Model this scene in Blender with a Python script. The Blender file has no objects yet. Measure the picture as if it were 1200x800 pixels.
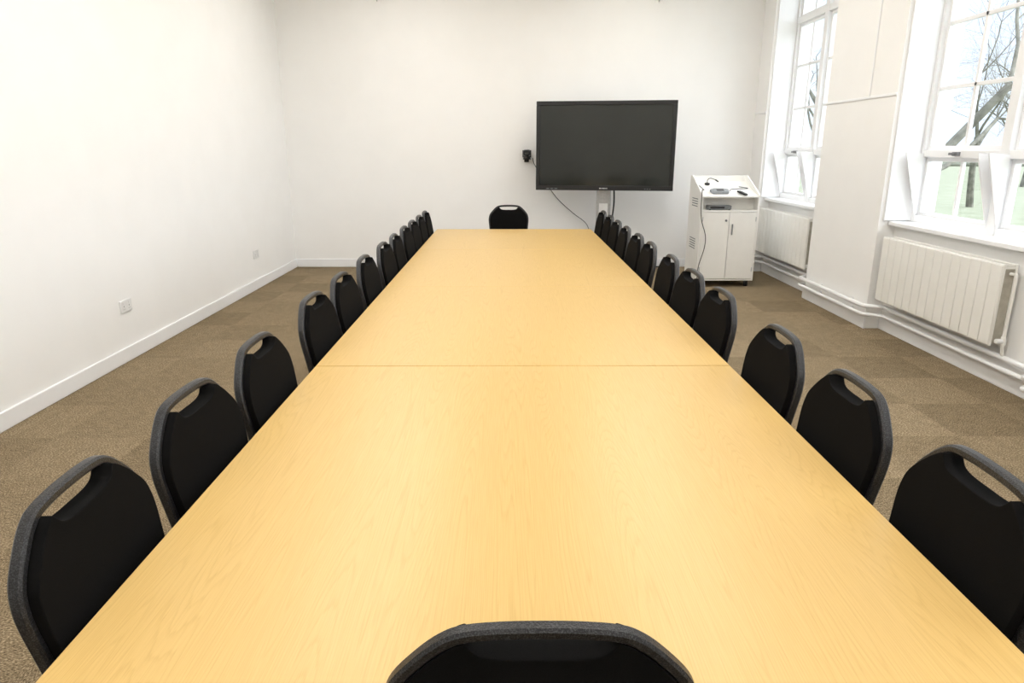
import bpy, bmesh, math, random
from mathutils import Vector, Matrix
random.seed(7)
SC = bpy.context.scene
C = SC.collection
PI = math.pi
SC.view_settings.view_transform = 'Standard'
SC.view_settings.look = 'None'

# ------------------------------------------------------------------ materials
def M(name, col, rough=0.5, metal=0.0, spec=0.5):
    m = bpy.data.materials.new(name); m.use_nodes = True
    b = m.node_tree.nodes['Principled BSDF']
    b.inputs['Base Color'].default_value = (*col, 1)
    b.inputs['Roughness'].default_value = rough
    b.inputs['Metallic'].default_value = metal
    b.inputs['Specular IOR Level'].default_value = spec
    return m
def nd(m, t, **kw):
    n = m.node_tree.nodes.new(t)
    for k, v in kw.items(): setattr(n, k, v)
    return n
def lk(m, a, b): m.node_tree.links.new(a, b)
def bsdf(m): return m.node_tree.nodes['Principled BSDF']
def mottled(name, c1, c2, scale, rough=0.5, metal=0.0, bump=0.0, detail=3, spec=0.5, lo=.35, hi=.65):
    m = M(name, c1, rough, metal, spec)
    tc = nd(m, 'ShaderNodeTexCoord'); n = nd(m, 'ShaderNodeTexNoise')
    n.inputs['Scale'].default_value = scale; n.inputs['Detail'].default_value = detail
    lk(m, tc.outputs['Object'], n.inputs['Vector'])
    r = nd(m, 'ShaderNodeValToRGB')
    r.color_ramp.elements[0].position = lo; r.color_ramp.elements[0].color = (*c1, 1)
    r.color_ramp.elements[1].position = hi; r.color_ramp.elements[1].color = (*c2, 1)
    lk(m, n.outputs['Fac'], r.inputs['Fac']); lk(m, r.outputs['Color'], bsdf(m).inputs['Base Color'])
    if bump:
        b = nd(m, 'ShaderNodeBump'); b.inputs['Strength'].default_value = bump; b.inputs['Distance'].default_value = 0.002
        lk(m, n.outputs['Fac'], b.inputs['Height']); lk(m, b.outputs['Normal'], bsdf(m).inputs['Normal'])
    return m

WALL = mottled('wall_paint', (.91, .902, .882), (.925, .917, .898), 3, .75, bump=.02, spec=.2)
CEIL = mottled('ceiling_paint', (.89, .885, .87), (.91, .905, .89), 2, .8, spec=.2)
TRIM = mottled('gloss_white_trim', (.89, .895, .905), (.91, .915, .925), 5, .35)
RADM = mottled('radiator_cream_enamel', (.86, .848, .80), (.88, .868, .825), 6, .35)
RADS = mottled('radiator_inside', (.42, .39, .32), (.5, .47, .4), 20, .6)
FAB = mottled('black_fabric', (.0035, .0033, .0033), (.007, .0068, .0068), 900, .95, bump=.15, spec=.08)
FRAME = mottled('hammered_charcoal_paint', (.007, .007, .008), (.060, .060, .064), 420, .36, .3, bump=.5, detail=2, lo=.45, hi=.74)
LEGM = mottled('table_leg_steel', (.25, .25, .26), (.3, .3, .31), 30, .4, .6)
BLK = mottled('black_plastic', (.006, .006, .007), (.009, .009, .010), 60, .4)
SCR = mottled('dark_screen_glass', (.015, .017, .015), (.019, .022, .019), 1.2, .09, spec=.5)
LAM = mottled('cream_laminate', (.86, .85, .815), (.88, .87, .835), 8, .45)
SILV = mottled('brushed_silver', (.45, .46, .47), (.53, .54, .55), 40, .35, .7)
GREYP = mottled('grey_plastic', (.14, .15, .16), (.18, .19, .2), 60, .45)
LGREY = mottled('light_grey_plastic', (.27, .29, .31), (.33, .35, .37), 60, .45)
WPLA = mottled('white_plastic', (.78, .78, .77), (.81, .81, .80), 30, .35)
BARK = mottled('pale_bark', (.12, .115, .09), (.27, .26, .21), 4, .9)
GRAS = mottled('lawn_grass', (.27, .295, .195), (.34, .36, .25), 1.2, .95, detail=8)
HEDGE = mottled('hedge_green', (.27, .28, .22), (.34, .35, .29), 3, .95, bump=.5)

def emis(name, col, s):
    m = bpy.data.materials.new(name); m.use_nodes = True
    b = bsdf(m); b.inputs['Base Color'].default_value = (.8, .8, .8, 1)
    b.inputs['Emission Color'].default_value = (*col, 1); b.inputs['Emission Strength'].default_value = s
    n = nd(m, 'ShaderNodeTexNoise'); n.inputs['Scale'].default_value = 50
    mr = nd(m, 'ShaderNodeMapRange'); mr.inputs['To Min'].default_value = .5; mr.inputs['To Max'].default_value = .6
    lk(m, n.outputs['Fac'], mr.inputs['Value']); lk(m, mr.outputs['Result'], b.inputs['Roughness'])
    return m
LIT = emis('light_diffuser', (1.0, .98, .945), 9.1)

def glass_mat():
    m = bpy.data.materials.new('window_glass'); m.use_nodes = True
    nt = m.node_tree; nt.nodes.remove(nt.nodes['Principled BSDF'])
    out = nt.nodes['Material Output']
    t = nd(m, 'ShaderNodeBsdfTransparent'); t.inputs['Color'].default_value = (.97, .985, 1, 1)
    g = nd(m, 'ShaderNodeBsdfGlossy'); g.inputs['Roughness'].default_value = .03
    n = nd(m, 'ShaderNodeTexNoise'); n.inputs['Scale'].default_value = 1.5
    b = nd(m, 'ShaderNodeBump'); b.inputs['Strength'].default_value = .03
    lk(m, n.outputs['Fac'], b.inputs['Height']); lk(m, b.outputs['Normal'], g.inputs['Normal'])
    x = nd(m, 'ShaderNodeMixShader'); x.inputs['Fac'].default_value = .05
    lk(m, t.outputs[0], x.inputs[1]); lk(m, g.outputs[0], x.inputs[2]); lk(m, x.outputs[0], out.inputs['Surface'])
    return m
GLASS = glass_mat()

def math_n(m, op, a=None, b=None, va=None, vb=None):
    n = nd(m, 'ShaderNodeMath', operation=op)
    if a is not None: lk(m, a, n.inputs[0])
    if b is not None: lk(m, b, n.inputs[1])
    if va is not None: n.inputs[0].default_value = va
    if vb is not None: n.inputs[1].default_value = vb
    return n.outputs[0]

def oak():
    m = M('pale_oak_veneer', (.7, .45, .2), .3)
    geo = nd(m, 'ShaderNodeNewGeometry')
    sc = nd(m, 'ShaderNodeVectorMath', operation='MULTIPLY'); sc.inputs[1].default_value = (8.0, .42, 1)
    lk(m, geo.outputs['Position'], sc.inputs[0])
    n1 = nd(m, 'ShaderNodeTexNoise'); n1.inputs['Scale'].default_value = 1.0; n1.inputs['Detail'].default_value = 1.2; n1.inputs['Roughness'].default_value = .3
    lk(m, sc.outputs[0], n1.inputs['Vector'])
    scj = nd(m, 'ShaderNodeVectorMath', operation='MULTIPLY'); scj.inputs[1].default_value = (170, 8, 1)
    lk(m, geo.outputs['Position'], scj.inputs[0])
    nj = nd(m, 'ShaderNodeTexNoise'); nj.inputs['Scale'].default_value = 1; nj.inputs['Detail'].default_value = 2
    lk(m, scj.outputs[0], nj.inputs['Vector'])
    rings = math_n(m, 'ADD', math_n(m, 'MULTIPLY', n1.outputs['Fac'], vb=60.0), math_n(m, 'MULTIPLY', nj.outputs['Fac'], vb=.6))
    fr = math_n(m, 'FRACT', rings)
    rr = nd(m, 'ShaderNodeValToRGB'); e = rr.color_ramp.elements
    e[0].position = 0; e[0].color = (0, 0, 0, 1); e[1].position = 1; e[1].color = (0, 0, 0, 1)
    q = rr.color_ramp.elements.new(.6); q.color = (.1, .1, .1, 1)
    q = rr.color_ramp.elements.new(.86); q.color = (1, 1, 1, 1)
    lk(m, fr, rr.inputs['Fac'])
    sc2 = nd(m, 'ShaderNodeVectorMath', operation='MULTIPLY'); sc2.inputs[1].default_value = (620, 9, 1)
    lk(m, geo.outputs['Position'], sc2.inputs[0])
    n2 = nd(m, 'ShaderNodeTexNoise'); n2.inputs['Scale'].default_value = 1; n2.inputs['Detail'].default_value = 2
    lk(m, sc2.outputs[0], n2.inputs['Vector'])
    sc3 = nd(m, 'ShaderNodeVectorMath', operation='MULTIPLY'); sc3.inputs[1].default_value = (4.0, .25, 1)
    lk(m, geo.outputs['Position'], sc3.inputs[0])
    n3 = nd(m, 'ShaderNodeTexNoise'); n3.inputs['Scale'].default_value = 1; n3.inputs['Detail'].default_value = 1
    lk(m, sc3.outputs[0], n3.inputs['Vector'])
    p2 = nd(m, 'ShaderNodeMapRange'); p2.inputs['From Min'].default_value = .35; p2.inputs['From Max'].default_value = .7
    lk(m, n2.outputs['Fac'], p2.inputs['Value'])
    a = math_n(m, 'MULTIPLY', rr.outputs['Color'], vb=.25)
    b_ = math_n(m, 'MULTIPLY', p2.outputs['Result'], vb=.28)
    c_ = math_n(m, 'MULTIPLY', n3.outputs['Fac'], vb=.20)
    s = math_n(m, 'ADD', math_n(m, 'ADD', a, b_), c_)
    cr = nd(m, 'ShaderNodeValToRGB'); e = cr.color_ramp.elements
    e[0].position = .05; e[0].color = (.650, .440, .160, 1)
    e[1].position = .85; e[1].color = (.505, .315, .092, 1)
    lk(m, s, cr.inputs['Fac']); lk(m, cr.outputs['Color'], bsdf(m).inputs['Base Color'])
    mr = nd(m, 'ShaderNodeMapRange'); mr.inputs['To Min'].default_value = .34; mr.inputs['To Max'].default_value = .40
    lk(m, n2.outputs['Fac'], mr.inputs['Value']); lk(m, mr.outputs['Result'], bsdf(m).inputs['Roughness'])
    return m
OAK = oak()

def carpet():
    m = M('carpet_tiles', (.2, .15, .1), .97, spec=.1)
    geo = nd(m, 'ShaderNodeNewGeometry')
    d = nd(m, 'ShaderNodeVectorMath', operation='DIVIDE'); d.inputs[1].default_value = (.5, .5, 5)
    lk(m, geo.outputs['Position'], d.inputs[0])
    fl = nd(m, 'ShaderNodeVectorMath', operation='FLOOR'); lk(m, d.outputs[0], fl.inputs[0])
    wn = nd(m, 'ShaderNodeTexWhiteNoise'); lk(m, fl.outputs[0], wn.inputs['Vector'])
    ck = nd(m, 'ShaderNodeTexChecker'); ck.inputs['Scale'].default_value = 1.0
    ck.inputs['Color1'].default_value = (0, 0, 0, 1); ck.inputs['Color2'].default_value = (1, 1, 1, 1)
    lk(m, d.outputs[0], ck.inputs['Vector'])
    sx = nd(m, 'ShaderNodeVectorMath', operation='MULTIPLY'); sx.inputs[1].default_value = (330, 150, 1); lk(m, geo.outputs['Position'], sx.inputs[0])
    sy = nd(m, 'ShaderNodeVectorMath', operation='MULTIPLY'); sy.inputs[1].default_value = (150, 330, 1); lk(m, geo.outputs['Position'], sy.inputs[0])
    mx = nd(m, 'ShaderNodeMix', data_type='VECTOR'); lk(m, ck.outputs['Fac'], mx.inputs[0]); lk(m, sx.outputs[0], mx.inputs[4]); lk(m, sy.outputs[0], mx.inputs[5])
    n = nd(m, 'ShaderNodeTexNoise'); n.inputs['Scale'].default_value = .7; n.inputs['Detail'].default_value = 4; n.inputs['Roughness'].default_value = .6
    lk(m, mx.outputs[1], n.inputs['Vector'])
    n2 = nd(m, 'ShaderNodeTexNoise'); n2.inputs['Scale'].default_value = 16; n2.inputs['Detail'].default_value = 4; lk(m, geo.outputs['Position'], n2.inputs['Vector'])
    s = math_n(m, 'ADD', n.outputs['Fac'], math_n(m, 'MULTIPLY', wn.outputs['Value'], vb=.038))
    s = math_n(m, 'ADD', s, math_n(m, 'MULTIPLY', ck.outputs['Fac'], vb=.018))
    s = math_n(m, 'ADD', s, math_n(m, 'MULTIPLY', n2.outputs['Fac'], vb=.11))
    cr = nd(m, 'ShaderNodeValToRGB'); e = cr.color_ramp.elements
    e[0].position = .41; e[0].color = (.062, .046, .027, 1)
    e[1].position = .77; e[1].color = (.49, .39, .26, 1)
    q = e.new(.58); q.color = (.208, .156, .093, 1)
    lk(m, s, cr.inputs['Fac']); lk(m, cr.outputs['Color'], bsdf(m).inputs['Base Color'])
    bp = nd(m, 'ShaderNodeBump'); bp.inputs['Strength'].default_value = .3; bp.inputs['Distance'].default_value = .002
    lk(m, n.outputs['Fac'], bp.inputs['Height']); lk(m, bp.outputs['Normal'], bsdf(m).inputs['Normal'])
    return m
CARP = carpet()

# ------------------------------------------------------------------ geometry helpers
def bx(bm, x0, x1, y0, y1, z0, z1, mat=None):
    v = [bm.verts.new(p) for p in [(x0,y0,z0),(x1,y0,z0),(x1,y1,z0),(x0,y1,z0),(x0,y0,z1),(x1,y0,z1),(x1,y1,z1),(x0,y1,z1)]]
    if mat is not None:
        for q in v: q.co = mat @ q.co
    for f in [(0,3,2,1),(4,5,6,7),(0,1,5,4),(1,2,6,5),(2,3,7,6),(3,0,4,7)]:
        bm.faces.new([v[i] for i in f])
def prism(bm, pts, fn, t0, t1):
    a = [bm.verts.new(fn(u, w, t0)) for u, w in pts]
    b = [bm.verts.new(fn(u, w, t1)) for u, w in pts]
    bm.faces.new(a); bm.faces.new(b[::-1])
    n = len(pts)
    for i in range(n):
        j = (i+1) % n
        bm.faces.new([a[j], a[i], b[i], b[j]])
def spline(pts, n=6):
    out = []
    P = [Vector(p) for p in pts]
    for i in range(len(P)-1):
        p0 = P[max(i-1,0)]; p1 = P[i]; p2 = P[i+1]; p3 = P[min(i+2,len(P)-1)]
        for k in range(n):
            t = k/n
            out.append(0.5*((2*p1)+(-p0+p2)*t+(2*p0-5*p1+4*p2-p3)*t*t+(-p0+3*p1-3*p2+p3)*t**3))
    out.append(P[-1]); return out
def tube(bm, pts, r, sides=8, cap=True):
    P = [Vector(p) for p in pts]; rs = r if isinstance(r, (list, tuple)) else [r]*len(P)
    t = (P[1]-P[0]).normalized()
    nrm = t.orthogonal().normalized(); rings = []
    for i, p in enumerate(P):
        if i == 0: tt = (P[1]-P[0]).normalized()
        elif i == len(P)-1: tt = (P[-1]-P[-2]).normalized()
        else: tt = (P[i+1]-P[i-1]).normalized()
        q = t.rotation_difference(tt); nrm = (q @ nrm).normalized(); t = tt
        b = t.cross(nrm)
        rings.append([bm.verts.new(p + (nrm*math.cos(2*PI*k/sides)+b*math.sin(2*PI*k/sides))*rs[i]) for k in range(sides)])
    for i in range(len(rings)-1):
        for k in range(sides):
            l = (k+1) % sides
            bm.faces.new([rings[i][k], rings[i][l], rings[i+1][l], rings[i+1][k]])
    if cap:
        bm.faces.new(rings[0][::-1]); bm.faces.new(rings[-1])
def cyl(bm, a, b, r, sides=16): tube(bm, [a, b], r, sides)
def sqbar(bm, a, b, w, d, up=Vector((0,1,0))):
    a = Vector(a); b = Vector(b); t = (b-a).normalized(); s = t.cross(up).normalized(); u = s.cross(t)
    ra = [bm.verts.new(p) for p in [a+s*w/2*i+u*d/2*j for i, j in ((1,1),(-1,1),(-1,-1),(1,-1))]]
    rb = [bm.verts.new(p) for p in [b+s*w/2*i+u*d/2*j for i, j in ((1,1),(-1,1),(-1,-1),(1,-1))]]
    for i in range(4):
        j = (i+1) % 4; bm.faces.new([ra[i], ra[j], rb[j], rb[i]])
    bm.faces.new(ra[::-1]); bm.faces.new(rb)
def nb(): return bmesh.new()
def obj(name, bm, mat, parent=None, bevel=0, seg=2, smooth=True):
    bmesh.ops.recalc_face_normals(bm, faces=bm.faces[:])
    me = bpy.data.meshes.new(name); bm.to_mesh(me); bm.free(); me.materials.append(mat)
    if smooth:
        me.shade_smooth(); me.set_sharp_from_angle(angle=math.radians(35))
    o = bpy.data.objects.new(name, me); C.objects.link(o)
    if parent: o.parent = parent
    if bevel:
        b = o.modifiers.new('bevel', 'BEVEL'); b.width = bevel; b.segments = seg; b.limit_method = 'ANGLE'; b.angle_limit = math.radians(40)
    return o
def thing(name, label, cat, loc=(0,0,0), rotz=0, group=None):
    o = bpy.data.objects.new(name, None); C.objects.link(o); o.empty_display_size = .1
    o.location = loc; o.rotation_euler = (0,0,rotz); o['label'] = label; o['category'] = cat
    if group: o['group'] = group
    return o
def tag(o, label, cat, group=None):
    o['label'] = label; o['category'] = cat
    if group: o['group'] = group
    return o
def struct(o): o['kind'] = 'structure'; return o
def dup(root, loc, rotz, label, group=None):
    r = root.copy(); C.objects.link(r); r.location = loc; r.rotation_euler = (0,0,rotz); r['label'] = label
    if group: r['group'] = group
    for ch in list(root.children):
        c = ch.copy(); C.objects.link(c); c.parent = r
        for g in list(ch.children):
            d = g.copy(); C.objects.link(d); d.parent = c
    return r

# ------------------------------------------------------------------ room
XL, XR, XP, YB, YF, ZC = -2.87, 3.30, 3.16, 9.18, -1.8, 3.75
XO = 3.62
b = nb(); bx(b, XL-.2, XO, YF-.2, YB+.2, -.15, 0); o = struct(obj('floor', b, CARP, smooth=False)); o['label'] = 'brown flecked carpet tile floor'
b = nb(); bx(b, XL-.2, XO, YF-.2, YB+.2, ZC, ZC+.15); struct(obj('ceiling', b, CEIL, smooth=False))
b = nb(); bx(b, XL-.2, XL, YF-.2, YB+.2, 0, ZC); struct(obj('wall_left', b, WALL, smooth=False))
b = nb(); bx(b, XL, XO, YB, YB+.2, 0, ZC); struct(obj('wall_back', b, WALL, smooth=False))
b = nb(); bx(b, XL, XO, YF-.2, YF, 0, ZC); struct(obj('wall_front', b, WALL, smooth=False))
WINS = [(7.15, 8.80), (3.85, 5.87), (.8, 2.6)]
WZ0, WZ1 = .92, 3.5
b = nb()
edges = [YB] + [e for w in WINS for e in (w[1], w[0])] + [YF]
for i in range(0, len(edges), 2):
    bx(b, XP, XO, edges[i+1], edges[i], 0, ZC)       # piers
for y0, y1 in WINS:
    bx(b, XR, XO, y0, y1, 0, WZ0)
    bx(b, XP, XO, y0, y1, WZ1, ZC)
struct(obj('wall_right', b, WALL, smooth=False))
def skirt(name, boxes):
    b = nb()
    for q in boxes: bx(b, *q)
    return struct(obj(name, b, TRIM, bevel=.006))
skirt('baseboard_left', [(XL, XL+.018, YF, YB, 0, .11)])
skirt('baseboard_back', [(XL+.018, XP-.018, YB-.018, YB, 0, .11)])
skirt('baseboard_front', [(XL+.018, XP-.018, YF, YF+.018, 0, .11)])
bl = []
for i in range(0, len(edges), 2):
    bl.append((XP-.018, XP, edges[i+1]-(.018 if i < len(edges)-2 else 0), edges[i]+(.018 if i else 0), 0, .11))
for y0, y1 in WINS: bl.append((XR-.018, XR, y0, y1, 0, .11))
skirt('baseboard_right', bl)
b = nb()
for i in range(0, len(edges), 2):
    bx(b, XP-.009, XP, edges[i+1], edges[i], 1.955, 1.978)
struct(obj('trim_1', b, TRIM, bevel=.004))
b = nb()
bx(b, XP-.008, XP, 6.30, 6.316, 1.978, ZC)
struct(obj('trim_2', b, TRIM, bevel=.003))

# windows ------------------------------------------------------------
XG = 3.47
def window(i, y0, y1):
    w = bpy.data.objects.new('window_%d' % i, None); C.objects.link(w); struct(w)
    w['label'] = ['tall white window nearest the back wall', 'tall white window above the nearer radiator', 'tall white window beside the camera'][i-1]
    ym = (y0+y1)/2
    b = nb()
    F = .05
    bx(b, XG-.05, XG+.05, y0, y0+F, WZ0+.02, WZ1); bx(b, XG-.05, XG+.05, y1-F, y1, WZ0+.02, WZ1)
    bx(b, XG-.06, XG+.05, ym-.045, ym+.045, WZ0+.02, WZ1)
    for a, c in ((y0+F, ym-.045), (ym+.045, y1-F)):
        bx(b, XG-.05, XG+.05, a, c, WZ1-F, WZ1); bx(b, XG-.05, XG+.05, a, c, WZ0+.02, WZ0+.08)
        bx(b, XG-.055, XG+.05, a, c, 1.47, 1.53); bx(b, XG-.055, XG+.05, a, c, 2.95, 3.02)
    obj('window_frame', b, TRIM, w, bevel=.006)
    for a, c in ((y0+F, ym-.045), (ym+.045, y1-F)):
        m_ = (a+c)/2
        for z0, z1, bars in ((WZ0+.08, 1.47, ()), (1.53, 2.95, (2.0, 2.48)), (3.02, WZ1-F, ())):
            b = nb()
            s = .030
            bx(b, XG-.02, XG+.02, a, a+s, z0, z1); bx(b, XG-.02, XG+.02, c-s, c, z0, z1)
            bx(b, XG-.02, XG+.02, a+s, c-s, z0, z0+s); bx(b, XG-.02, XG+.02, a+s, c-s, z1-s, z1)
            bx(b, XG-.014, XG+.012, m_-.015, m_+.015, z0+s, z1-s)
            for zb in bars: bx(b, XG-.014, XG+.012, a+s, c-s, zb-.015, zb+.015)
            sash = obj('sash', b, TRIM, w, bevel=.003)
            b = nb(); bx(b, XG-.003, XG+.003, a+s, c-s, z0+s, z1-s); obj('pane', b, GLASS, sash, smooth=False)
        for yy in (a+.006, c-.018):
            b = nb(); prism(b, [(XG-.05, WZ0+.06), (XG-.05, 1.50), (XG-.20, 1.51), (XG-.19, 1.47)], lambda u, z, t: Vector((u, t, z)), yy, yy+.012)
            obj('draught_cheek', b, TRIM, w)
        b = nb(); bx(b, XG-.085, XG-.055, m_-.03, m_+.03, 1.485, 1.515); bx(b, XG-.10, XG-.085, m_-.012, m_+.05, 1.49, 1.51)
        obj('latch', b, LEGM, w, bevel=.003)
    b = nb(); bx(b, XR-.06, XG-.04, y0+.001, y1-.001, WZ0-.012, WZ0+.025); bx(b, XG-.04, XO, y0+.001, y1-.001, WZ0, WZ0+.018)
    obj('window_sill', b, TRIM, w, bevel=.008)
    b = nb()
    for yy in (y0, y1-.02): bx(b, XP+.03, XG-.05, yy, yy+.02, WZ0+.03, WZ1)
    obj('reveal_lining', b, TRIM, w, bevel=.004)
for i, (y0, y1) in enumerate(WINS): window(i+1, y0, y1)

# radiators -----------------------------------------------------------
def radiator(label, y0, L):
    t = thing('panel_radiator', label, 'radiator', (XR, y0, 0), 0, 'cream panel radiators under the windows')
    z0, z1 = .285, .825
    n = 14; w = L/n
    b = nb(); bx(b, -.131, -.112, 0, L, z0, z1)
    for k in range(n): bx(b, -.137, -.130, k*w+.003, (k+1)*w-.003, z0+.008, z1-.008)
    obj('front_panel', b, RADM, t, bevel=.003, seg=3)
    b = nb(); bx(b, -.045, -.035, 0, L, z0, z1); obj('back_panel', b, RADM, t, bevel=.003)
    b = nb()
    for k in range(int(L/.03)): bx(b, -.111, -.046, .01+k*.03, .012+k*.03, z0+.02, z1-.03)
    obj('convector_fins', b, RADS, t, smooth=False)
    b = nb(); bx(b, -.112, -.045, .0, L, z1-.03, z1-.022)
    for k in range(int(L/.04)): bx(b, -.112, -.045, .01+k*.04, .022+k*.04, z1-.022, z1-.004)
    obj('top_grille', b, RADM, t, smooth=False)
    for yy in (.2, L-.25):
        b = nb(); bx(b, -.035, -.002, yy, yy+.04, z0+.03, z1-.05); obj('wall_bracket', b, RADM, t)
    b = nb(); tube(b, spline([(-.078, -.001, z1-.06), (-.078, -.04, z1-.06), (-.078, -.055, z1-.08), (-.078, -.055, .5), (-.078, -.055, z0), (-.066, -.055, .236)], 4), .010, 10)
    cyl(b, (-.078, -.055, z0+.02), (-.078, -.055, z0+.075), .017)
    v = obj('valve', b, RADM, t)
    b = nb(); cyl(b, (-.079, -.055, z0+.047), (-.13, -.055, z0+.047), .016); obj('valve_head', b, WPLA, v, bevel=.004)
    return t
radiator('cream ribbed panel radiator beside the white cabinet, under the farther window', 7.27, 1.47)
radiator('large cream ribbed panel radiator under the nearer window', 4.32, 1.45)
radiator('cream ribbed panel radiator under the window beside the camera', 1.05, 1.42)

# heating pipes
def hpipe(z, r, off, label):
    pts = [(XP-off, YF+.05, z)]
    seq = sorted(WINS)
    for y0, y1 in seq:
        pts += [(XP-off, y0-.03, z), (XP-off, y0+.03, z), (XR-off, y0+.13, z), (XR-off, y0+.19, z), (XR-off, y1-.19, z), (XR-off, y1-.13, z), (XP-off, y1-.03, z), (XP-off, y1+.03, z)]
    pts.append((XP-off, YB-.03, z))
    b = nb(); tube(b, pts, r, 12)
    for y in (.4, 3.4, 6.1, 6.75): bx(b, XP-off, XP-.001, y, y+.02, z-.012, z+.012)
    o = obj('heating_pipe', b, TRIM); tag(o, label, 'pipe')
hpipe(.215, .019, .055, 'upper white heating pipe running along the window wall')
hpipe(.140, .016, .055, 'lower white heating pipe just above the window wall baseboard')

# ------------------------------------------------------------------ chair
def lean(z): return -.20 - (z-.42)*.16
def bmap(u, z, t): return Vector((u, lean(z)+t, z))
HALF = [(.176,.42),(.190,.56),(.204,.70),(.2105,.765),(.209,.805),(.196,.843),(.158,.888),(.126,.915),(.098,.926),(.05,.931),(.0,.932)]
def make_chair(label):
    t = thing('banquet_chair', label, 'chair')
    pr = [Vector((-u, z)) for u, z in HALF] + [Vector((u, z)) for u, z in HALF[-2::-1]]
    path = spline(pr, 5)
    b = nb()
    sec = [(.0095,.007),(.0095,-.008),(.005,-.013),(-.005,-.013),(-.0095,-.008),(-.0095,.007),(-.005,.0115),(.005,.0115)]
    rings = []
    for i, p in enumerate(path):
        tg = (path[min(i+1, len(path)-1)] - path[max(i-1, 0)]).normalized(); n = Vector((-tg.y, tg.x))
        rings.append([b.verts.new(bmap(p.x+n.x*a, p.y+n.y*a, c)) for a, c in sec])
    for i in range(len(rings)-1):
        for k in range(8): b.faces.new([rings[i][k], rings[i][(k+1)%8], rings[i+1][(k+1)%8], rings[i+1][k]])
    b.faces.new(rings[0]); b.faces.new(rings[-1][::-1])
    obj('back_frame', b, FRAME, t)
    inn = [(.170,.47),(.183,.56),(.197,.70),(.204,.765),(.202,.803),(.190,.838),(.153,.881),(.119,.910),(.103,.918)]
    R = [(p.x, p.y) for p in spline(inn, 4)]
    notch = [(p.x, p.y) for p in spline([(.103,.918),(.096,.908),(.084,.896),(.064,.890),(.035,.888),(0,.888)], 4)][1:]
    half = R + notch
    pts = half + [(-u, z) for u, z in half[-2::-1]]
    b = nb(); prism(b, pts, bmap, -.013, .030)
    obj('backrest', b, FAB, t, bevel=.003, seg=3)
    b = nb()
    sp = [(-.20,-.165),(-.215,.05),(-.215,.17),(-.19,.215),(0,.235),(.19,.215),(.215,.17),(.215,.05),(.20,-.165),(.17,-.19),(-.17,-.19)]
    prism(b, sp, lambda u, v, w: Vector((u, v, w)), .435, .49)
    obj('seat', b, FAB, t, bevel=.018, seg=4)
    b = nb()
    prism(b, [(u*.93, v*.93) for u, v in sp], lambda u, v, w: Vector((u, v, w)), .415, .434)
    obj('seat_frame', b, FRAME, t, bevel=.003)
    for s in (-1, 1):
        b = nb(); sqbar(b, (s*.176, lean(.42), .42), (s*.195, -.275, 0.004), .025, .025); bx(b, s*.195-.016, s*.195+.016, -.291, -.259, 0, .02); obj('leg', b, FRAME, t, bevel=.003)
        b = nb(); sqbar(b, (s*.175, .17, .42), (s*.185, .21, 0.004), .025, .025); bx(b, s*.185-.016, s*.185+.016, .194, .226, 0, .02); obj('leg', b, FRAME, t, bevel=.003)
    b = nb(); bx(b, -.178, .178, -.235, -.21, .30, .32); obj('stretcher', b, FRAME, t, bevel=.003)
    return t
G = 'black upholstered banquet chairs around the table'
TX0, TX1 = -.748, .858
TXC = .055
near = make_chair('black chair at the near end of the table, only its curved top showing')
near.location = (.043, 1.042, 0); near['group'] = G
cyL = [1.195,1.67,2.17,2.86,3.36,3.95,4.53,5.0,5.52,5.99,6.46,6.92]
cyR = [1.23,1.75,2.27,2.95,3.45,3.96,4.54,5.0,5.5,5.97,6.44,6.92]
ordn = ['first', 'second', 'third', 'fourth', 'fifth', 'sixth', 'seventh', 'eighth', 'ninth', 'tenth', 'eleventh', 'twelfth']
for k in range(12):
    a = random.uniform(-1.5, 1.5) if k else 3.0
    dx = .004 if k == 3 else 0
    la = 'black banquet chair on the plain wall side of the table, %s from the near end' % ordn[k] if k < 11 else 'black banquet chair on the plain wall side of the table, last before the far end'
    dup(near, (TX0-.020+.211-random.uniform(0,.008)-dx, cyL[k], 0), -PI/2+math.radians(a), la, G)
    a = random.uniform(-1.5, 1.5)
    la = 'black banquet chair on the window side of the table, %s from the near end' % ordn[k] if k < 11 else 'black banquet chair on the window side of the table, last before the far end'
    dup(near, (TX1+.020-.211+random.uniform(0,.008), cyR[k], 0), PI/2+math.radians(a), la, G)
dup(near, (.0, 7.38, 0), PI, 'black banquet chair alone at the far head of the table, facing the camera', G)

# ------------------------------------------------------------------ tables
def table(y0, y1, label):
    yc = (y0+y1)/2; t = thing('meeting_table', label, 'table', (TXC, yc, 0), 0, 'oak topped meeting tables pushed end to end')
    hx = (TX1-TX0)/2; hy = (y1-y0)/2
    b = nb(); bx(b, -hx, hx, -hy, hy, .705, .73); obj('tabletop', b, OAK, t, bevel=.0012, seg=1)
    b = nb()
    for s in (-1, 1):
        bx(b, s*.32-.02, s*.32+.02, -hy+.13, hy-.13, .66, .705)
        bx(b, -.32, .32, s*(hy-.15)-.02, s*(hy-.15)+.02, .66, .704)
    obj('underframe', b, LEGM, t, bevel=.002)
    for sx in (-1, 1):
        for sy in (-1, 1):
            b = nb(); cyl(b, (sx*.32, sy*(hy-.15), 0.0), (sx*.32, sy*(hy-.15), .66), .025); obj('leg', b, LEGM, t)
table(.83, 2.517, 'nearest oak veneer table, in front of the first dark seam')
table(2.523, 4.0985, 'oak veneer table just beyond the first dark seam')
table(4.099, 5.687, 'oak veneer table third from the camera')
table(5.693, 7.18, 'farthest oak veneer table, nearest the screen')

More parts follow.
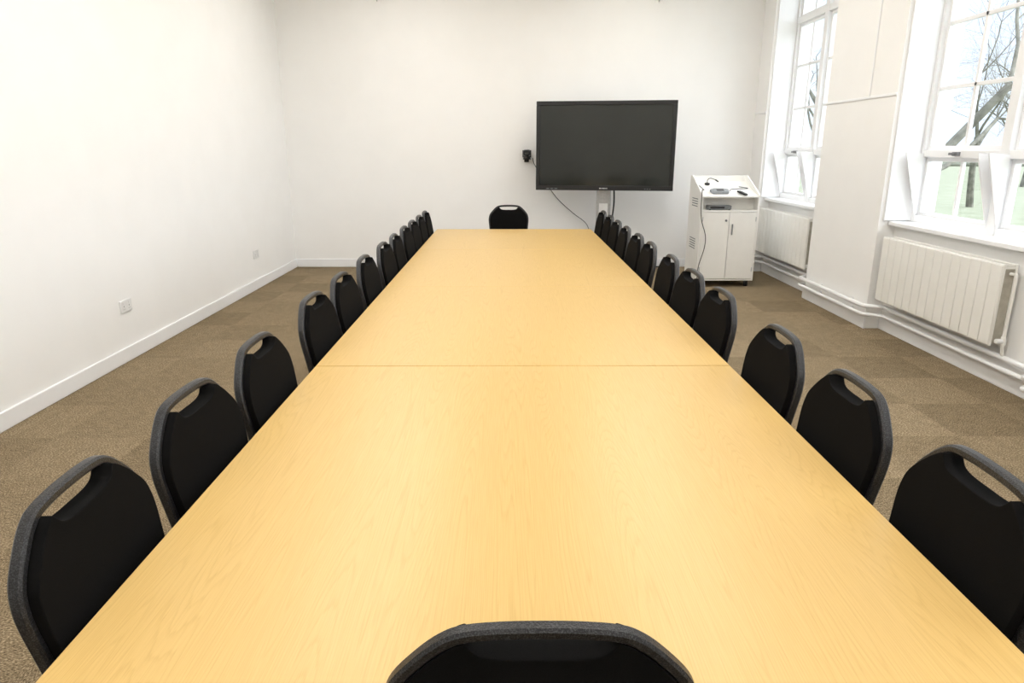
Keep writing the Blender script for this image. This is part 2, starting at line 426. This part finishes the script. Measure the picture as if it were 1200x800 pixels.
# ------------------------------------------------------------------ screen and its stand
SX, SY, SA = 1.165, 8.58, math.radians(-9)
tv = thing('display_screen', 'large black flat screen display, switched off', 'screen', (SX, SY, 1.045), SA)
W2, H = .832, 1.04
b = nb()
bx(b, -W2, W2, -.04, -.0, 0, .058); bx(b, -W2, W2, -.04, 0, H-.045, H)
bx(b, -W2, -W2+.045, -.04, 0, .058, H-.045); bx(b, W2-.045, W2, -.04, 0, .058, H-.045)
obj('bezel', b, BLK, tv, bevel=.004)
b = nb(); bx(b, -W2+.02, W2-.02, .0, .055, .02, H-.02); obj('rear_housing', b, BLK, tv, bevel=.01)
b = nb(); bx(b, -W2+.045, W2-.045, -.028, -.001, .058, H-.045); obj('screen', b, SCR, tv, smooth=False)
b = nb()
for i, w in enumerate([.012,.006,.008,.008,.010,.006,.008,.008]):
    bx(b, -.05+i*.0125, -.05+i*.0125+w, -.0415, -.0395, .020, .031)
obj('maker_mark', b, WPLA, tv, smooth=False)
b = nb()
for i in range(3): bx(b, -.70+i*.05, -.665+i*.05, -.0415, -.0395, .014, .026)
obj('sticker', b, GREYP, tv, smooth=False)
for i in range(3):
    b = nb(); cyl(b, (.5+i*.03, -.043, .02), (.5+i*.03, -.039, .02), .006, 10); obj('button', b, GREYP, tv)

st = thing('screen_stand', 'silver column floor stand on castors holding the large screen', 'stand', (SX+.02, SY+.10, 0), SA)
b = nb(); bx(b, -.09, .09, 0, .10, .12, 1.75); obj('column', b, SILV, st, bevel=.012, seg=3)
b = nb(); bx(b, -.055, .055, -.012, -.001, .62, .88); obj('control_box', b, WPLA, st, bevel=.004)
b = nb(); bx(b, -.28, -.22, -.042, -.001, 1.25, 1.9); bx(b, .22, .28, -.042, -.001, 1.25, 1.9); bx(b, -.28, .28, -.02, -.001, 1.5, 1.6)
obj('mount_bracket', b, BLK, st, bevel=.003)
b = nb(); bx(b, -.45, -.38, -.42, .30, .08, .12); bx(b, .38, .45, -.42, .30, .08, .12); bx(b, -.38, .38, 0, .1, .08, .12)
obj('base', b, GREYP, st, bevel=.006)
for sx in (-.415, .415):
    for sy in (-.38, .26):
        b = nb(); cyl(b, (sx-.012, sy, .035), (sx+.012, sy, .035), .035, 18); bx(b, sx-.018, sx+.018, sy-.012, sy+.012, .055, .08); obj('castor', b, BLK, st)
b = nb(); tube(b, spline([(1.30, SY+.06, 1.12), (1.31, SY+.05, .9), (1.29, SY+.05, .6), (1.33, SY+.2, .2), (1.45, SY+.4, .03), (1.9, 9.08, .012), (2.2, 9.10, .012)], 6), .010, 8)
tag(obj('power_cable', b, BLK), 'black cable hanging down beside the screen stand column', 'cable')
b = nb(); tube(b, spline([(.31, 9.14, 1.42), (.36, 9.15, 1.30), (.62, 9.16, .93), (.85, 9.16, .72), (1.05, 9.16, .55), (1.1, 9.155, .25), (1.2, 9.14, .02)], 6), .0045, 6)
tag(obj('camera_cable', b, BLK), 'thin black cable trailing down the back wall from the small camera', 'cable')

cam_t = thing('conference_camera', 'small black conference camera bracketed to the back wall beside the screen', 'camera', (.235, YB, 1.40))
b = nb(); bx(b, -.03, .03, -.012, 0, -.03, .05); bx(b, -.012, .012, -.09, -.012, -.01, .005); bx(b, -.05, .05, -.13, -.03, .005, .017); obj('bracket', b, BLK, cam_t, bevel=.002)
b = nb(); cyl(b, (0, -.08, .017), (0, -.08, .05), .045, 20); obj('base', b, BLK, cam_t, bevel=.004)
b = nb(); bx(b, -.055, -.043, -.11, -.05, .03, .12); bx(b, .043, .055, -.11, -.05, .03, .12); obj('yoke', b, BLK, cam_t, bevel=.003)
b = nb(); bx(b, -.041, .041, -.125, -.035, .052, .125); h = obj('camera_head', b, BLK, cam_t, bevel=.014, seg=3)
b = nb(); cyl(b, (0, -.138, .088), (0, -.124, .088), .026, 20); obj('lens', b, SCR, h)

# ------------------------------------------------------------------ lectern cabinet
LX, LY = 2.155, 7.75
lt = thing('equipment_lectern', 'cream two door equipment cabinet with sloping top, beside the screen', 'cabinet', (LX, LY, 0), 0)
LW, LD = .655, .54
T = .018
def side_pts(): return [(0,.075),(LD,.075),(LD,1.235),(LD-.07,1.24),(0,1.045)]
for x in (0, LW-T):
    b = nb(); prism(b, side_pts(), lambda u, z, t: Vector((t, u, z)), x, x+T); s = obj('side_panel', b, LAM, lt, bevel=.003)
    xx = x-.002 if x == 0 else x+T+.0005
    for (za, n) in ((.90, 4), (.42, 5)):
        b = nb()
        for k in range(n): bx(b, xx, xx+.0015, .15, .39, za+k*.027, za+k*.027+.010)
        obj('vent', b, GREYP, s, smooth=False)
b = nb(); bx(b, T, LW-T, LD-T, LD, .075, 1.232); obj('back_panel', b, LAM, lt)
b = nb(); prism(b, [(0.004,1.013),(LD-T,1.153),(LD-T,1.165),(0.004,1.025)], lambda u, z, t: Vector((t, u, z)), T, LW-T); obj('sloping_top', b, LAM, lt)
b = nb(); bx(b, T, LW-T, .01, LD-T, .855, .873); obj('shelf', b, LAM, lt)
b = nb(); bx(b, T, LW-T, .15, .162, .873, 1.048); obj('bay_bounce_board', b, LAM, lt)  # board added partway into the bay to catch light and brighten the recess
b = nb(); bx(b, T, LW-T, .004, LD-T, .075, .095); obj('bottom_board', b, LAM, lt)
for k in (0, 1):
    x0 = T+.002 if k == 0 else LW/2+.0025; x1 = LW/2-.0025 if k == 0 else LW-T-.002
    b = nb(); bx(b, x0, x1, -.001, .017, .10, .850); d = obj('door', b, LAM, lt, bevel=.002)
    hx = x1-.035 if k == 0 else x0+.035
    b = nb(); bx(b, hx-.006, hx+.006, -.018, -.002, .60, .72) if k else cyl(b, (hx, -.02, .76), (hx, -.0012, .76), .012, 14); obj('handle', b, GREYP, d, bevel=.003)
    for zz in (.18, .75):
        b = nb(); hx = x0+.004 if k == 0 else x1-.012; bx(b, hx, hx+.008, -.004, -.001, zz, zz+.05); obj('hinge', b, SILV, d)
for x in (.06, LW-.06):
    for y in (.06, LD-.06):
        b = nb(); cyl(b, (x-.014, y, .032), (x+.014, y, .032), .032, 18); bx(b, x-.02, x+.02, y-.02, y+.02, .055, .075); obj('castor', b, BLK, lt)
SL = .14/(LD-T-.004)
ang = math.atan(SL)
def topz(y): return 1.025+(y-.004)*SL
am = thing('equipment_box', 'dark grey equipment box in the open bay of the cabinet', 'equipment box', (LX+.22, LY+.08, .8735))
b = nb(); bx(b, -.13, .13, -.055, .055, 0.006, .05); obj('case', b, GREYP, am, bevel=.004)
b = nb(); bx(b, -.11, .05, -.0565, -.0555, .018, .038); obj('front_display', b, BLK, am)
b = nb()
for x in (-.11, .11):
    cyl(b, (x, -.04, 0), (x, -.04, .006), .01); cyl(b, (x, .04, 0), (x, .04, .006), .01)
obj('foot', b, BLK, am)
def on_top(o, x, y): o.location = (LX+x, LY+y, topz(y)+.001); o.rotation_euler = (ang, 0, 0)
ph = thing('conference_phone', 'grey conference phone on the sloping cabinet top', 'phone'); on_top(ph, .23, .12)
b = nb(); prism(b, [(-.09,-.05),(.09,-.05),(.11,.03),(.06,.07),(-.06,.07),(-.11,.03)], lambda u, v, w: Vector((u, v, w)), 0, .035); obj('body', b, LGREY, ph, bevel=.012, seg=3)
b = nb(); bx(b, -.04, .04, -.03, .02, .035, .038); obj('keypad', b, BLK, ph)
rm = thing('remote_control', 'small black remote lying on the right of the cabinet top', 'remote control'); on_top(rm, .47, .07); rm.rotation_euler = (ang, 0, .5)
rm.location.z += .006
b = nb(); bx(b, -.022, .022, -.065, .065, 0, .018); obj('case', b, BLK, rm, bevel=.005)
b = nb()
for i in range(5):
    for j in (-1, 0, 1): cyl(b, (j*.013, -.045+i*.02, .018), (j*.013, -.045+i*.02, .021), .004, 8)
obj('buttons', b, GREYP, rm)
mic = thing('gooseneck_microphone', 'black gooseneck microphone curving up from the cabinet top', 'microphone'); on_top(mic, .16, .40); mic.rotation_euler = (ang, 0, 0)
b = nb(); cyl(b, (0,0,0), (0,0,.02), .03, 20); obj('base', b, BLK, mic, bevel=.003)
b = nb(); tube(b, spline([(0,0,.02),(0,0,.06),(.02,-.04,.09),(.06,-.10,.09)], 6), .004, 8); obj('neck', b, BLK, mic)
b = nb(); cyl(b, (.06,-.10,.09), (.08,-.14,.082), .008, 12); obj('capsule', b, BLK, mic)
b = nb(); tube(b, spline([(LX+.345, LY+.13, topz(.13)+.02),(LX+.40, LY+.22, topz(.22)+.01),(LX+.50, LY+.17, topz(.17)+.03),(LX+.58, LY+.22, topz(.22)+.02),(LX+.50, LY+.30, topz(.3)+.01)], 6), .004, 6)
tag(obj('phone_cable', b, BLK), 'black cable coiled across the cabinet top', 'cable')
b = nb(); tube(b, spline([(LX+.05, LY+.40, topz(.40)+.006),(LX+.06, LY+.2, topz(.2)+.02),(LX+.03, LY+.05, 1.09),(LX-.01, LY-.03, 1.08),(LX-.005, LY-.05, .8),(LX+.06, LY-.035, .6),(LX+.06, LY-.03, .45),(LX+.01, LY-.03, .25),(LX-.01, LY-.05, .05),(LX-.04, LY+.07, .008),(LX-.14, LY+.6, .008),(LX-.2, 9.0, .01)], 6), .0045, 6)
tag(obj('hanging_cable', b, BLK), 'black cable hanging over the corner of the cabinet to the floor', 'cable')

# ------------------------------------------------------------------ sockets, hooks
def socket(label, y, z):
    t = thing('wall_socket', label, 'socket', (XL, y, z), 0, 'double sockets on the plain wall')
    b = nb(); bx(b, 0, .012, -.075, .075, -.045, .045); obj('face_plate', b, WPLA, t, bevel=.003)
    for s in (-1, 1):
        b = nb(); bx(b, .012, .016, s*.035-.009, s*.035+.009, .015, .033); obj('switch', b, WPLA, t, bevel=.001)
        b = nb()
        bx(b, .0122, .0128, s*.035-.003, s*.035+.003, -.006, .004)
        bx(b, .0122, .0128, s*.035-.012, s*.035-.007, -.024, -.020); bx(b, .0122, .0128, s*.035+.007, s*.035+.012, -.024, -.020)
        obj('pin_hole', b, GREYP, t, smooth=False)
socket('white double socket low on the plain wall, the nearer one', 5.0, .41)
socket('white double socket low on the plain wall, the farther one by the corner', 7.73, .385)
for x, l in ((-1.6, 'small white hook high on the back wall, near the corner'), (1.84, 'small white hook high on the back wall above the screen')):
    h = thing('picture_hook', l, 'hook', (x, YB, 3.31), 0, 'hooks high on the back wall')
    b = nb(); bx(b, -.05, .05, -.012, 0, -.025, .04); obj('plate', b, WPLA, h, bevel=.004)
    b = nb(); tube(b, spline([(0,-.012,-.005),(0,-.05,-.01),(0,-.07,-.03),(0,-.05,-.045),(0,-.03,-.035)], 4), .006, 8); obj('hook', b, SILV, h)

# ------------------------------------------------------------------ ceiling lights
k = 0
for x in (-1.2, 1.45):
    for y in (-.2, 2.2, 4.6, 7.2):
        t = thing('ceiling_light', 'flat white ceiling light panel, %s row, %s from the camera' % ('plain wall' if x < 0 else 'window', ordn[k % 4]), 'ceiling light', (x, y, ZC), 0, 'ceiling light panels')
        k += 1
        b = nb(); bx(b, -.36, .36, -.93, .93, -.05, 0); obj('housing', b, TRIM, t, bevel=.004)
        b = nb(); bx(b, -.33, .33, -.90, .90, -.056, -.0505); obj('diffuser', b, LIT, t, smooth=False)

# ------------------------------------------------------------------ outside
GZ = -.9
b = nb(); bx(b, XO+.02, 220, -60, 240, GZ-.1, GZ); o = struct(obj('ground', b, GRAS, smooth=False)); o['label'] = 'green lawn outside the windows'

def tree(x, y, h, seed, r0, leanv, label, depth=6, fork=.35, spread=1.0):
    rnd = random.Random(seed)
    t = thing('bare_tree', label, 'tree', (x, y, GZ), 0, 'bare winter trees outside')
    bt = nb(); bb = nb()
    def grow(p, d, L, r, k, bm, bend=.17):
        n = 4; pts = [p]; rs = [r]
        for i in range(n):
            d = (d + Vector((rnd.uniform(-1,1), rnd.uniform(-1,1), rnd.uniform(-.6,.7)))*bend).normalized()
            p = p + d*L/n; pts.append(p); rs.append(r*(1-.36*(i+1)/n))
        tube(bm, pts, rs, 8 if k > 4 else (5 if k > 2 else 3), cap=False)
        if k == 0: return
        m = 3 if k > 1 else 4
        for j in range(m):
            ax = Vector((rnd.uniform(-1,1), rnd.uniform(-1,1), rnd.uniform(-1,1))).normalized()
            nd_ = (d + ax*rnd.uniform(.5,1.0)*spread).normalized()
            if nd_.z < -.35: nd_.z *= -.3
            sp = pts[-1] if j < 2 else pts[rnd.choice([2,3])]
            grow(sp, nd_, L*rnd.uniform(.62,.85), rs[-1]*rnd.uniform(.52,.82), k-1, bb)
    grow(Vector((0,0,-.05)), Vector(leanv).normalized(), h*fork, r0, depth, bt, .08)
    obj('trunk', bt, BARK, t); obj('branches', bb, BARK, t)
tree(7.1, 14.4, 11, 8, .125, (.72,0,1), 'leaning bare tree seen through the nearer window', 7, .42)
tree(20, 30, 11, 21, .15, (-.05,0,1), 'slender upright bare tree behind the leaning one', 7, .27)
tree(34, 46, 13, 5, .24, (.1,0,1), 'bare tree on the middle of the lawn, behind the slender one', 7, .28)
tree(11.6, 26, 11, 11, .15, (.03,0,1), 'bare tree seen through the farther window', 7, .28)
tree(19, 44, 13, 29, .22, (.05,0,1), 'bare tree farther out on the lawn beyond the farther window', 7, .28)
tree(27, 60, 14, 13, .28, (-.1,0,1), 'distant bare tree across the lawn beyond the farther window', 6)
tree(46, 64, 14, 17, .28, (0,.1,1), 'distant bare tree across the lawn beyond the nearer window', 6)
tree(58, 80, 15, 19, .28, (0,.1,1), 'bare tree by the hedge, most distant in the nearer window', 6)

b = nb()
rh = random.Random(4)
for i in range(68):
    x0 = 5+i*2.0; bx(b, x0, x0+2.05, 100+rh.uniform(-.3,.3), 101.5, GZ, GZ+1.9+rh.uniform(-.35,.5))
hd = obj('hedge', b, HEDGE, bevel=.3); tag(hd, 'low hedge along the far side of the lawn', 'hedge')

# ------------------------------------------------------------------ daylight
w = bpy.data.worlds.new('World'); SC.world = w; w.use_nodes = True
nt = w.node_tree; bg = nt.nodes['Background']
tc = nt.nodes.new('ShaderNodeTexCoord'); n = nt.nodes.new('ShaderNodeTexNoise'); n.inputs['Scale'].default_value = 2.5; n.inputs['Detail'].default_value = 4
r = nt.nodes.new('ShaderNodeValToRGB')
r.color_ramp.elements[0].position = .35; r.color_ramp.elements[0].color = (.76, .87, 1, 1)
r.color_ramp.elements[1].position = .65; r.color_ramp.elements[1].color = (.88, .94, 1, 1)
nt.links.new(tc.outputs['Generated'], n.inputs['Vector']); nt.links.new(n.outputs['Fac'], r.inputs['Fac']); nt.links.new(r.outputs['Color'], bg.inputs['Color'])
bg.inputs['Strength'].default_value = 1.4
sd = bpy.data.lights.new('hazy_sun', 'SUN'); sd.energy = 8.0; sd.angle = math.radians(100); sd.color = (.95, .97, 1)
so = bpy.data.objects.new('hazy_sun', sd); C.objects.link(so)
so.rotation_euler = Vector((.80, -.10, .60)).to_track_quat('Z', 'Y').to_euler()
so.location = (30, 0, 25)

# ------------------------------------------------------------------ camera
cd = bpy.data.cameras.new('camera'); co = bpy.data.objects.new('camera', cd); C.objects.link(co)
cd.sensor_width = 36; cd.lens = 24.0; cd.clip_start = .02; cd.clip_end = 500
co.location = (0, 0, 1.54)
co.rotation_euler = (math.radians(90-15.78), 0, math.radians(-.28))
SC.camera = co
